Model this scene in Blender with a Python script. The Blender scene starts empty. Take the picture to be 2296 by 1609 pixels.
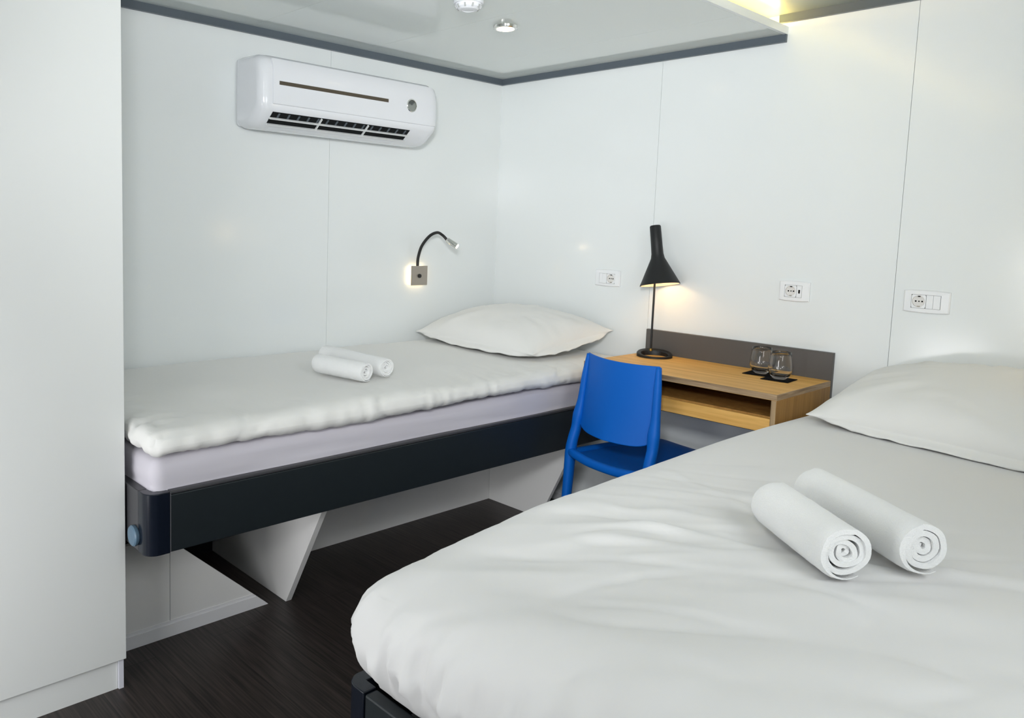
import bpy, bmesh, math, random
from mathutils import Vector, Matrix, noise

random.seed(7)
S = bpy.context.scene
COL = S.collection
PI = math.pi

# ------------------------------------------------------------------ camera
cam_d = bpy.data.cameras.new('camera')
cam = bpy.data.objects.new('camera', cam_d)
COL.objects.link(cam)
S.camera = cam
YAW, PIT, ROL = -0.84507225, 0.10124345, -0.02940429
fw = Vector((math.sin(YAW) * math.cos(PIT), math.cos(YAW) * math.cos(PIT), -math.sin(PIT)))
rt = Vector((math.cos(YAW), -math.sin(YAW), 0))
dn = fw.cross(rt)
r2 = math.cos(ROL) * rt + math.sin(ROL) * dn
d2 = -math.sin(ROL) * rt + math.cos(ROL) * dn
M = Matrix((r2, -d2, -fw)).transposed().to_4x4()
M.translation = Vector((2.79779, -3.01548, 1.30169))
cam.matrix_world = M
cam_d.sensor_width = 36
cam_d.lens = 1767.96 / 2296 * 36
cam_d.shift_x = (1148 - 935.17) / 2296
cam_d.shift_y = (688.63 - 804.5) / 2296
cam_d.clip_start = 0.02

# ------------------------------------------------------------------ world, lights, exposure
S.view_settings.view_transform = 'Standard'
S.view_settings.look = 'None'
S.view_settings.gamma = 1
S.view_settings.exposure = 0.0
W = bpy.data.worlds.new('world')
S.world = W
W.use_nodes = True
W.node_tree.nodes['Background'].inputs[0].default_value = (0.85, 0.93, 1.0, 1)
W.node_tree.nodes['Background'].inputs[1].default_value = 0.6


def area(name, loc, target, sx, sy, power, color=(1, 1, 1), spread=180):
    l = bpy.data.lights.new(name, 'AREA')
    l.shape = 'RECTANGLE'
    l.size, l.size_y = sx, sy
    l.energy = power
    l.color = color
    l.spread = math.radians(spread)
    o = bpy.data.objects.new(name, l)
    COL.objects.link(o)
    o.location = loc
    o.rotation_euler = (Vector(target) - Vector(loc)).to_track_quat('-Z', 'Y').to_euler()
    return o


area('right_fill', (3.30, -1.9, 1.60), (0, -1.3, 1.1), 1.0, 0.8, 15, (0.97, 0.99, 1.0))  # added fill light in front of the solid right wall, no window there
area('front_fill', (1.75, -3.6, 0.95), (0.4, -1.4, 0.6), 0.7, 0.7, 12, (0.985, 0.985, 1.0))  # added fill from the front end of the room, no doorway is built
area('low_fill', (1.15, -3.6, 0.42), (0.45, -1.2, 0.2), 0.5, 0.4, 4, (1.0, 0.99, 1.0), 120)  # unseen fill near the floor, added to brighten the space under the single bed
# the photographer's flash, a little above the camera, zoomed towards the far corner, with some spill bounced up
area('camera_flash', (2.76, -3.05, 1.71), (0.55, -0.25, 1.75), 0.30, 0.22, 9.3, (0.98, 0.995, 1.0), 77)
area('flash_bounce', (2.55, -2.95, 1.72), (1.0, -1.0, 2.15), 0.35, 0.35, 3.0, (1.0, 1.0, 1.0), 130)
S.cycles.blur_glossy = 0.0
# warm bedside lamp just beyond the right edge of the frame
pl_ = bpy.data.lights.new('bedside_lamp_light', 'POINT')
pl_.energy = 1.2
pl_.color = (1.0, 0.72, 0.36)
pl_.shadow_soft_size = 0.04
plo = bpy.data.objects.new('bedside_lamp_light', pl_)
COL.objects.link(plo)
plo.location = (2.62, -0.16, 1.22)

# ------------------------------------------------------------------ materials
MATS = {}


def mat(name, col, rough=0.5, metal=0.0, spec=0.5, coat=0.0, emit=None, estr=0.0, bump=None, trans=0.0, ior=1.45, sheen=0.0):
    m = bpy.data.materials.new(name)
    m.use_nodes = True
    nt = m.node_tree
    b = nt.nodes['Principled BSDF']
    b.inputs['Base Color'].default_value = (*col, 1)
    b.inputs['Roughness'].default_value = rough
    b.inputs['Metallic'].default_value = metal
    b.inputs['Specular IOR Level'].default_value = spec
    b.inputs['Coat Weight'].default_value = coat
    b.inputs['Transmission Weight'].default_value = trans
    b.inputs['IOR'].default_value = ior
    b.inputs['Sheen Weight'].default_value = sheen
    if emit:
        b.inputs['Emission Color'].default_value = (*emit, 1)
        b.inputs['Emission Strength'].default_value = estr
    if bump:
        sc, st, dist = bump
        tc = nt.nodes.new('ShaderNodeTexCoord')
        n = nt.nodes.new('ShaderNodeTexNoise')
        n.inputs['Scale'].default_value = sc
        n.inputs['Detail'].default_value = 3
        nt.links.new(tc.outputs['Object'], n.inputs['Vector'])
        bp = nt.nodes.new('ShaderNodeBump')
        bp.inputs['Strength'].default_value = st
        bp.inputs['Distance'].default_value = dist
        nt.links.new(n.outputs['Fac'], bp.inputs['Height'])
        nt.links.new(bp.outputs['Normal'], b.inputs['Normal'])
    MATS[name] = m
    return m


m_wall = mat('white_wall_panel', (0.785, 0.82, 0.825), 0.14, spec=0.5)
m_joint = mat('panel_joint', (0.42, 0.43, 0.43), 0.6)
m_ceil = mat('glossy_ceiling_panel', (0.74, 0.79, 0.775), 0.09, spec=0.5)
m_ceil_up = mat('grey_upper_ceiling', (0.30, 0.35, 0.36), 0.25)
m_trim = mat('grey_trim', (0.085, 0.105, 0.125), 0.35)
m_fascia = mat('white_fascia', (0.80, 0.84, 0.85), 0.3)
m_base = mat('white_skirting', (0.85, 0.85, 0.87), 0.35)
m_ward = mat('wardrobe_white', (0.74, 0.76, 0.75), 0.32)
m_plinth_end = mat('plinth_end_white', (0.72, 0.73, 0.80), 0.3)
m_bracket = mat('white_board', (0.86, 0.86, 0.85), 0.4)
m_bracket_edge = mat('white_board_edge', (0.86, 0.79, 0.80), 0.4)
m_slate = mat('slate_bed_frame', (0.0125, 0.0175, 0.021), 0.42)
m_slate_gloss = mat('slate_corner_post', (0.006, 0.009, 0.017), 0.22)
m_joint_strip = mat('grey_joint_strip', (0.13, 0.13, 0.14), 0.4)
m_slate_top = mat('slate_rail_cap', (0.05, 0.05, 0.055), 0.4)
m_capblue = mat('blue_grey_cap', (0.10, 0.17, 0.24), 0.4)
m_linen = mat('white_linen', (0.80, 0.80, 0.78), 0.75, spec=0.25, sheen=0.15, bump=(900, 0.12, 0.001))
m_sheet = mat('lavender_white_sheet', (0.62, 0.60, 0.66), 0.75, spec=0.25, sheen=0.1)
m_linen2 = mat('white_bed_linen', (0.80, 0.80, 0.80), 0.75, spec=0.25, sheen=0.15)
m_terry = mat('white_terry', (0.87, 0.88, 0.88), 0.95, spec=0.1, sheen=0.3, bump=(420, 0.55, 0.003))
m_blue = mat('blue_plastic', (0.0, 0.115, 0.52), 0.5, spec=0.28, bump=(700, 0.06, 0.001))
m_black = mat('matt_black', (0.009, 0.010, 0.011), 0.5)
m_blackp = mat('black_plastic', (0.012, 0.012, 0.012), 0.4)
m_brass = mat('brass', (0.75, 0.52, 0.15), 0.25, metal=1)
m_chrome = mat('chrome', (0.75, 0.75, 0.72), 0.12, metal=1)
m_nickel = mat('brushed_nickel', (0.42, 0.38, 0.33), 0.38, metal=0.75)
m_shade_in = mat('lamp_inside_white', (0.85, 0.83, 0.78), 0.5)
m_warm = mat('warm_bulb', (1, 0.85, 0.6), 0.5, emit=(1.0, 0.62, 0.26), estr=36)
m_warm_tip = mat('warm_led_tip', (1, 0.85, 0.6), 0.5, emit=(1.0, 0.72, 0.38), estr=40)
m_backglow = mat('backlit_edge', (1, 0.9, 0.7), 0.5, emit=(1.0, 0.74, 0.40), estr=2.6)
m_led = mat('led_strip', (1, 0.85, 0.5), 0.5, emit=(1.0, 0.70, 0.22), estr=48)
m_down = mat('downlight_lens', (1, 0.95, 0.85), 0.4, emit=(1.0, 0.80, 0.55), estr=10)
m_ac = mat('air_conditioner_white', (0.78, 0.80, 0.84), 0.16, coat=0.3)
m_ac_line = mat('bronze_strip', (0.075, 0.06, 0.04), 0.4)
m_dark = mat('dark_void', (0.008, 0.009, 0.010), 0.8, spec=0.2)
m_vane = mat('grey_white_vane', (0.75, 0.77, 0.78), 0.3)
m_mirror = mat('smoked_display', (0.30, 0.31, 0.29), 0.08, metal=0.9)
m_plate = mat('socket_white', (0.83, 0.85, 0.87), 0.3)
m_cup = mat('socket_cup_white', (0.72, 0.71, 0.69), 0.4)
m_hole = mat('socket_black', (0.002, 0.002, 0.002), 0.9, spec=0.1)
m_upstand = mat('grey_upstand', (0.098, 0.092, 0.088), 0.45)
m_coaster = mat('black_coaster', (0.004, 0.004, 0.005), 0.9, spec=0.1)
m_glass = mat('clear_glass', (1, 1, 1), 0.0, trans=1.0, ior=1.46)
m_smoke = mat('detector_white', (0.80, 0.82, 0.86), 0.3)


def wood(name, c1, c2, axis, scale=1.0, rough=0.45):
    m = bpy.data.materials.new(name)
    m.use_nodes = True
    nt = m.node_tree
    b = nt.nodes['Principled BSDF']
    b.inputs['Roughness'].default_value = rough
    b.inputs['Specular IOR Level'].default_value = 0.2
    tc = nt.nodes.new('ShaderNodeTexCoord')
    mp = nt.nodes.new('ShaderNodeMapping')
    s = [26 * scale, 26 * scale, 26 * scale]
    s[axis] = 1.3 * scale
    mp.inputs['Scale'].default_value = s
    nt.links.new(tc.outputs['Object'], mp.inputs['Vector'])
    n = nt.nodes.new('ShaderNodeTexNoise')
    n.inputs['Scale'].default_value = 1.6
    n.inputs['Detail'].default_value = 7
    n.inputs['Roughness'].default_value = 0.62
    n.inputs['Distortion'].default_value = 0.5
    nt.links.new(mp.outputs['Vector'], n.inputs['Vector'])
    r = nt.nodes.new('ShaderNodeValToRGB')
    r.color_ramp.elements[0].position = 0.32
    r.color_ramp.elements[1].position = 0.68
    r.color_ramp.elements[0].color = (*c1, 1)
    r.color_ramp.elements[1].color = (*c2, 1)
    nt.links.new(n.outputs['Fac'], r.inputs['Fac'])
    nt.links.new(r.outputs['Color'], b.inputs['Base Color'])
    return m


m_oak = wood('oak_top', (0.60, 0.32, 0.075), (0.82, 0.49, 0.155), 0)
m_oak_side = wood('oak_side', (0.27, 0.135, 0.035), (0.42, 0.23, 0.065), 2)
m_oak_edge = wood('oak_edge', (0.20, 0.13, 0.075), (0.46, 0.33, 0.20), 0, 3.0)
m_oak_edge_y = wood('oak_edge_y', (0.20, 0.13, 0.075), (0.46, 0.33, 0.20), 1, 3.0)
m_oak_edge_z = wood('oak_edge_z', (0.24, 0.16, 0.09), (0.46, 0.33, 0.19), 2, 3.0)


def floor_mat():
    m = bpy.data.materials.new('dark_brown_planks')
    m.use_nodes = True
    nt = m.node_tree
    L = nt.links.new
    b = nt.nodes['Principled BSDF']
    b.inputs['Roughness'].default_value = 0.42
    b.inputs['Specular IOR Level'].default_value = 0.35
    tc = nt.nodes.new('ShaderNodeTexCoord')
    br = nt.nodes.new('ShaderNodeTexBrick')
    br.inputs['Color1'].default_value = (0.022, 0.0175, 0.0165, 1)
    br.inputs['Color2'].default_value = (0.031, 0.025, 0.0235, 1)
    br.inputs['Mortar'].default_value = (0.007, 0.006, 0.0055, 1)
    br.inputs['Scale'].default_value = 1.0
    br.inputs['Mortar Size'].default_value = 0.0012
    br.inputs['Brick Width'].default_value = 1.25
    br.inputs['Row Height'].default_value = 0.19
    L(tc.outputs['Object'], br.inputs['Vector'])
    mp = nt.nodes.new('ShaderNodeMapping')
    mp.inputs['Scale'].default_value = (5, 150, 1)
    L(tc.outputs['Object'], mp.inputs['Vector'])
    n = nt.nodes.new('ShaderNodeTexNoise')
    n.inputs['Scale'].default_value = 1.0
    n.inputs['Detail'].default_value = 6
    L(mp.outputs['Vector'], n.inputs['Vector'])
    r = nt.nodes.new('ShaderNodeValToRGB')
    r.color_ramp.elements[0].position = 0.35
    r.color_ramp.elements[1].position = 0.72
    r.color_ramp.elements[0].color = (0.55, 0.55, 0.55, 1)
    r.color_ramp.elements[1].color = (2.2, 2.1, 2.0, 1)
    L(n.outputs['Fac'], r.inputs['Fac'])
    mx = nt.nodes.new('ShaderNodeMix')
    mx.data_type = 'RGBA'
    mx.blend_type = 'MULTIPLY'
    mx.inputs[0].default_value = 1.0
    L(br.outputs['Color'], mx.inputs[6])
    L(r.outputs['Color'], mx.inputs[7])
    L(mx.outputs[2], b.inputs['Base Color'])
    return m


m_floor = floor_mat()

# ------------------------------------------------------------------ mesh helpers


def link(name, verts, faces, m, parent=None, smooth=False, mats=None, fm=None, auto=None):
    me = bpy.data.meshes.new(name)
    me.from_pydata([tuple(v) for v in verts], [], faces)
    bm = bmesh.new()
    bm.from_mesh(me)
    bmesh.ops.recalc_face_normals(bm, faces=bm.faces)
    bm.to_mesh(me)
    bm.free()
    for x in (mats or [m]):
        me.materials.append(x)
    if fm:
        for p, i in zip(me.polygons, fm):
            p.material_index = i
    if smooth:
        me.polygons.foreach_set('use_smooth', [True] * len(me.polygons))
        if auto:
            me.set_sharp_from_angle(angle=math.radians(auto))
    o = bpy.data.objects.new(name, me)
    COL.objects.link(o)
    if parent:
        o.parent = parent
        o.matrix_parent_inverse = Matrix.Translation(-parent.location) if parent.type == 'EMPTY' and parent.parent is None else Matrix()
        o.matrix_parent_inverse = parent.matrix_basis.inverted()
    return o


def bevel(o, w, seg=2):
    b = o.modifiers.new('bevel', 'BEVEL')
    b.width = w
    b.segments = seg
    b.limit_method = 'ANGLE'
    b.angle_limit = math.radians(40)
    return o


def empty(name, loc, label, cat, group=None):
    o = bpy.data.objects.new(name, None)
    o.empty_display_size = 0.05
    COL.objects.link(o)
    o.location = loc
    o['label'] = label
    o['category'] = cat
    if group:
        o['group'] = group
    return o


def tag(o, label, cat, group=None):
    o['label'] = label
    o['category'] = cat
    if group:
        o['group'] = group
    return o


def struct(o):
    o['kind'] = 'structure'
    return o


class MB:
    """collects verts and faces of one mesh"""

    def __init__(s):
        s.v, s.f, s.m = [], [], []

    def add(s, v, f, mi=0):
        n = len(s.v)
        s.v += [tuple(p) for p in v]
        s.f += [tuple(i + n for i in q) for q in f]
        s.m += [mi] * len(f)
        return s

    def box(s, a, b, mi=0):
        x0, y0, z0 = a
        x1, y1, z1 = b
        v = [(x, y, z) for z in (z0, z1) for y in (y0, y1) for x in (x0, x1)]
        return s.add(v, [(0, 2, 3, 1), (4, 5, 7, 6), (0, 1, 5, 4), (2, 6, 7, 3), (0, 4, 6, 2), (1, 3, 7, 5)], mi)

    def prism(s, pts, axis, a, b, mi=0):
        """polygon pts in the two other axes, extruded from a to b along axis"""
        def P(p, t):
            q = list(p)
            q.insert(axis, t)
            return tuple(q)
        n = len(pts)
        v = [P(p, a) for p in pts] + [P(p, b) for p in pts]
        f = [tuple(range(n))[::-1], tuple(range(n, 2 * n))]
        f += [(i, (i + 1) % n, n + (i + 1) % n, n + i) for i in range(n)]
        return s.add(v, f, mi)

    def build(s, name, m, parent=None, smooth=False, mats=None, auto=None):
        return link(name, s.v, s.f, m, parent, smooth, mats, s.m if mats else None, auto)


def lathe(prof, seg=40, cap=True):
    """profile [(r,z)] around z"""
    v, f = [], []
    n = len(prof)
    for k in range(seg):
        a = 2 * PI * k / seg
        for r, z in prof:
            v.append((r * math.cos(a), r * math.sin(a), z))
    for k in range(seg):
        for i in range(n - 1):
            a, b = k * n + i, ((k + 1) % seg) * n + i
            f.append((a, b, b + 1, a + 1))
    if cap:
        if prof[0][0] > 1e-6:
            f.append(tuple(k * n for k in range(seg)))
        if prof[-1][0] > 1e-6:
            f.append(tuple(k * n + n - 1 for k in range(seg))[::-1])
    return v, f


def xf(v, mtx):
    return [mtx @ Vector(p) for p in v]


def frame_to(z_axis, origin):
    q = Vector(z_axis).to_track_quat('Z', 'Y')
    return Matrix.Translation(Vector(origin)) @ q.to_matrix().to_4x4()


def catmull(pts, per=8):
    P = [Vector(p) for p in pts]
    P = [P[0] * 2 - P[1]] + P + [P[-1] * 2 - P[-2]]
    out = []
    for i in range(1, len(P) - 2):
        for k in range(per):
            t = k / per
            a, b, c, d = P[i - 1:i + 3]
            out.append(0.5 * ((2 * b) + (c - a) * t + (2 * a - 5 * b + 4 * c - d) * t * t + (3 * b - a - 3 * c + d) * t ** 3))
    out.append(P[-2])
    return out


def tube(path, rad, seg=14, side=None):
    """swept tube; rad = r or [(rx, ry)] per point (list resampled); side = vector for the rx direction"""
    n = len(path)
    v, f = [], []
    prev = None
    for i, p in enumerate(path):
        t = (path[min(i + 1, n - 1)] - path[max(i - 1, 0)]).normalized()
        if side is not None:
            x = Vector(side)
        else:
            x = prev if prev is not None else (Vector((0, 0, 1)) if abs(t.z) < 0.9 else Vector((1, 0, 0)))
        x = (x - t * x.dot(t)).normalized()
        prev = x
        y = t.cross(x)
        if isinstance(rad, (int, float)):
            ra, rb = rad, rad
        else:
            u = i / (n - 1) * (len(rad) - 1)
            k = min(int(u), len(rad) - 2)
            w = u - k
            ra = rad[k][0] * (1 - w) + rad[k + 1][0] * w
            rb = rad[k][1] * (1 - w) + rad[k + 1][1] * w
        for k in range(seg):
            a = 2 * PI * k / seg
            ca, sa = math.cos(a), math.sin(a)
            e = 0.75
            v.append(p + x * (ra * math.copysign(abs(ca) ** e, ca)) + y * (rb * math.copysign(abs(sa) ** e, sa)))
    for i in range(n - 1):
        for k in range(seg):
            a, b = i * seg + k, i * seg + (k + 1) % seg
            f.append((a, b, b + seg, a + seg))
    f.append(tuple(range(seg))[::-1])
    f.append(tuple((n - 1) * seg + k for k in range(seg)))
    return v, f


def rbox(a, b, r, step, fn=None):
    """rounded box skin on a fine grid; fn(p, n) gives the displaced point"""
    a, b = Vector(a), Vector(b)
    ns = [max(4, int(round((b[i] - a[i]) / step))) for i in range(3)]
    ra = r if hasattr(r, '__len__') else (r, r, r)

    def axis_pts(i):
        n = ns[i]
        L = b[i] - a[i]
        rr = min(ra[i], L * 0.499)
        k = 7
        e = [rr * (1 - math.cos(PI / 2 * j / k)) for j in range(k)]
        mid = max(1, int((L - 2 * rr) / step))
        m_ = [rr + (L - 2 * rr) * j / mid for j in range(mid + 1)]
        return [a[i] + t for t in e] + [a[i] + t for t in m_] + [b[i] - t for t in e[::-1]]
    A = [axis_pts(i) for i in range(3)]
    idx, v, f = {}, [], []

    def vid(i, j, k):
        key = (i, j, k)
        if key not in idx:
            p = Vector((A[0][i], A[1][j], A[2][k]))
            q = Vector([min(max(p[c], a[c] + ra[c]), b[c] - ra[c]) if b[c] - a[c] > 2 * ra[c] else (a[c] + b[c]) / 2 for c in range(3)])
            d = p - q
            dd = Vector([d[c] / ra[c] for c in range(3)])
            l = dd.length
            nrm = dd / l if l > 1e-9 else Vector((0, 0, 1))
            p2 = q + Vector([nrm[c] * ra[c] for c in range(3)])
            nn = Vector([nrm[c] / ra[c] for c in range(3)]).normalized()
            if fn:
                p2 = fn(p2, nn)
            idx[key] = len(v)
            v.append(p2)
        return idx[key]
    n0, n1, n2 = len(A[0]) - 1, len(A[1]) - 1, len(A[2]) - 1
    for k in (0, n2):
        for i in range(n0):
            for j in range(n1):
                f.append((vid(i, j, k), vid(i + 1, j, k), vid(i + 1, j + 1, k), vid(i, j + 1, k)))
    for j in (0, n1):
        for i in range(n0):
            for k in range(n2):
                f.append((vid(i, j, k), vid(i + 1, j, k), vid(i + 1, j, k + 1), vid(i, j, k + 1)))
    for i in (0, n0):
        for j in range(n1):
            for k in range(n2):
                f.append((vid(i, j, k), vid(i, j + 1, k), vid(i, j + 1, k + 1), vid(i, j, k + 1)))
    return v, f


def nz(x, y, z=0.0):
    return noise.noise(Vector((x, y, z)))


def crease(x, w=0.09):
    return -math.exp(-(x / w) ** 2)


def ridge(x):
    return 1 - 2 * abs(x)


# ------------------------------------------------------------------ setting
XR, YF = 3.34, -3.72
ZC, ZC2 = 2.055, 2.127      # lower and raised ceiling

b = MB()
b.box((-0.03, YF, -0.05), (XR, 0.03, 0.0))
struct(b.build('floor', m_floor))

b = MB()
edges = [YF, -2.97, -2.01, -1.056, 0.0]
for y0, y1 in zip(edges, edges[1:]):
    b.box((-0.02, y0 + 0.0007, 0.0), (0.0, y1 - (0.0007 if y1 < 0 else 0), ZC2), 0)
b.box((-0.03, YF, 0.0), (-0.008, 0.03, ZC2), 1)
struct(b.build('wall_left', m_wall, mats=[m_wall, m_joint]))

b = MB()
edges = [0.0, 0.914, 1.862, 2.81, XR]
for x0, x1 in zip(edges, edges[1:]):
    b.box((x0 + (0.0007 if x0 > 0 else -0.02), 0.0, 0.0), (x1 - 0.0007, 0.02, ZC2), 0)
b.box((-0.03, 0.008, 0.0), (XR, 0.03, ZC2), 1)
struct(b.build('wall_back', m_wall, mats=[m_wall, m_joint]))

b = MB()
b.box((XR, YF, 0), (XR + 0.03, 0.03, ZC2))
struct(b.build('wall_right', m_wall))
b = MB()
b.box((-0.03, YF - 0.03, 0), (XR + 0.03, YF, ZC2))
struct(b.build('wall_front', m_wall))

# lower ceiling slab with fine joints across the room
b = MB()
ce = [YF, -3.05, -2.51, -1.975, -1.44, -0.898, -0.358, 0.0]
for y0, y1 in zip(ce, ce[1:]):
    b.box((0.0, y0 + 0.0006, ZC), (1.43, y1 - (0.0006 if y1 < 0 else 0), ZC + 0.02), 0)
b.box((0.0, YF, ZC + 0.005), (1.42, 0.0, ZC + 0.022), 1)
struct(b.build('ceiling', m_ceil, mats=[m_ceil, m_joint]))
b = MB()
b.box((0.0, YF, ZC2), (XR, 0.0, ZC2 + 0.03))
struct(b.build('ceiling', m_ceil_up))

b = MB()
b.box((1.418, YF, ZC - 0.001), (1.432, 0.0, ZC + 0.027))
struct(b.build('trim_1', m_fascia))


def cornice(name, lo, hi, along):
    b = MB()
    if along == 'y':
        b.box((0.0, lo, 2.029), (0.012, hi, 2.055))
        b.box((0.0, lo, 2.0254), (0.016, hi, 2.0292))
    else:
        z0 = 2.0254 if lo < 1 else 2.096
        b.box((lo, -0.012, z0 + 0.0036), (hi, 0.0, z0 + 0.031 if lo > 1 else 2.055))
        b.box((lo, -0.016, z0), (hi, 0.0, z0 + 0.0038))
    return struct(b.build(name, m_trim))


cornice('trim_2', YF, 0.0, 'y')
cornice('trim_3', 0.012, 1.43, 'x')
cornice('trim_4', 1.40, XR, 'x')

b = MB()
b.prism([(0.0, 0.0), (-0.011, 0.0), (-0.011, 0.036), (-0.007, 0.041), (-0.005, 0.050), (0.0, 0.050)], 0, 0.0, XR)
struct(b.build('baseboard_back', m_base))

# boxed-in wall beside the wardrobe, below the bunk, its end cut on the slant
PX = 0.535
b = MB()
b.prism([(-2.2, 0.0), (-1.655, 0.0), (-1.957, 0.269), (-2.02, 0.325), (-2.2, 0.325)], 0, PX - 0.022, PX - 0.002)
lower = struct(b.build('wall_lower', m_bracket))
b = MB()
b.box((PX - 0.0022, -2.0062, 0.05), (PX - 0.0008, -2.0045, 0.32))
b.build('panel_joint', m_joint, lower)
b = MB()
b.prism([(-2.2, 0.0), (-1.655, 0.0), (-1.70, 0.040), (-2.2, 0.040)], 0, PX - 0.002, PX + 0.004)
b.prism([(-2.2, 0.0402), (-1.70, 0.0402), (-1.713, 0.050), (-2.2, 0.050)], 0, PX - 0.002, PX + 0.0005)
struct(b.build('baseboard_lower', m_base))

# ------------------------------------------------------------------ led strip above the ceiling edge
b = MB()
b.box((1.385, -3.4, ZC + 0.022), (1.398, -0.012, ZC + 0.032))
tag(b.build('led_strip', m_led), 'warm yellow glowing LED strip lying on top of the lowered ceiling edge', 'light strip')

# ------------------------------------------------------------------ wardrobe
WX, WY = 0.724, -2.220
w = empty('wardrobe', (0.36, -2.9, 0), 'tall plain white wardrobe with recessed plinth at the left edge of the picture', 'wardrobe')
b = MB()
b.box((0.0, YF + 0.01, 0.086), (WX - 0.02, WY, 2.022))
b.build('carcass', m_ward, w)
b = MB()
b.box((WX - 0.0185, YF + 0.01, 0.089), (WX + 0.006, WY + 0.0005, 2.02))
bevel(b.build('door', m_ward, w), 0.0015)
b = MB()
b.box((0.05, YF + 0.01, 0.0), (WX - 0.012, WY - 0.0175, 0.085))
b.build('plinth', m_ward, w)
b = MB()
b.box((0.05, WY - 0.0165, 0.0), (WX - 0.006, WY - 0.003, 0.085))
b.build('plinth_end_cap', m_plinth_end, w)

# ------------------------------------------------------------------ bunk-side single bed
BX = 0.86                      # front face
ZB0, ZB1 = 0.42, 0.586
YL = -2.213                    # left end face
bed = empty('single_bed', (0.43, -1.1, 0), 'slate grey single bed frame on white slanted brackets below the air conditioner', 'bed')
b = MB()
b.box((BX - 0.028, -2.1485, ZB0), (BX, -0.018, ZB1 - 0.008))
bevel(b.build('front_rail', m_slate, bed), 0.003)
b = MB()
b.box((BX - 0.032, -2.1485, ZB1 - 0.0078), (BX - 0.001, -0.018, ZB1 + 0.001))
bevel(b.build('rail_cap', m_slate_top, bed), 0.003)


def corner_poly(x, y, r, t, lx, ly, sx=1, sy=-1, n=10):
    """L-shaped corner outline; outer corner at (x, y) pointing to (+sx, sy)"""
    o = []
    cx_, cy_ = x - sx * r, y - sy * r
    o.append((x - sx * lx, y))
    for k in range(n + 1):
        a = PI / 2 * k / n
        o.append((cx_ + sx * r * math.sin(a), cy_ + sy * r * math.cos(a)))
    o.append((x, y - sy * ly))
    o.append((x - sx * t, y - sy * ly))
    o.append((x - sx * t, y - sy * t))
    o.append((x - sx * lx, y - sy * t))
    return o


b = MB()
b.box((BX - 0.02, -2.1491, ZB0 + 0.001), (BX + 0.0006, -2.1479, ZB1 - 0.001))
b.build('joint_strip', m_joint_strip, bed)
b = MB()
b.prism(corner_poly(BX, YL, 0.034, 0.028, 0.058, -YL - 2.1492), 2, ZB0 - 0.002, ZB1)
bevel(b.build('corner_post', m_slate_gloss, bed, smooth=True, auto=35), 0.002)
b = MB()
b.box((0.05, YL, ZB0), (BX - 0.059, YL + 0.028, ZB1))
bevel(b.build('end_rail', m_slate_top, bed), 0.003)
v, f = lathe([(0.0, 0.0), (0.026, 0.0), (0.028, 0.003), (0.028, 0.010), (0.025, 0.013), (0.0, 0.014)], 28)
link('cap', xf(v, frame_to((0, -1, 0), (0.786, YL, 0.460))), f, m_capblue, bed, True, auto=40)
b = MB()
b.box((0.02, YL + 0.03, ZB0 + 0.01), (BX - 0.029, -0.02, ZB0 + 0.03))
b.build('slat_base', m_bracket, bed)


def bracket(y0, y1, xb, xt, zt, xa):
    b = MB()
    b.prism([(xa, 0.0), (xb, 0.0), (xt, zt), (xt, ZB0 + 0.009), (xa, ZB0 + 0.009)], 1, y0, y1)
    return bevel(b.build('support_bracket', m_bracket, bed), 0.0008, 1)


k = (0.761 - 0.563) / 0.367
bracket(-1.600, -1.577, 0.563, 0.563 + k * 0.419, 0.419, 0.002)
k = (0.743 - 0.603) / (0.351 - 0.053)
bracket(-0.264, -0.243, 0.603 - k * 0.053, 0.603 + k * 0.366, 0.419, 0.262)
b = MB()
b.box((0.001, -1.5765, 0.0), (0.261, -0.2425, ZB0 + 0.009))
b.build('base_box', m_bracket, bed)

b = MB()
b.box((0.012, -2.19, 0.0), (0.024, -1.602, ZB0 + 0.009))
b.build('gap_shade_board', m_dark, bed)  # added near-black sheet, stands in for the shade in the gap under the bed


def sm_disp(p, n):
    g = 0.005 * nz(p.x * 3, p.y * 2.2, p.z * 14) + 0.004 * ridge(nz(p.x * 2 + 9, p.y * 2.4 + p.z * 7, p.z * 34))
    return p + n * g


v, f = rbox((0.015, -2.188, 0.452), (0.838, -0.03, 0.674), (0.03, 0.03, 0.03), 0.012, sm_disp)
tag(link('mattress', v, f, m_sheet, None, True), 'single mattress in a lavender white fitted sheet in the slate bed frame', 'mattress')


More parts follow.
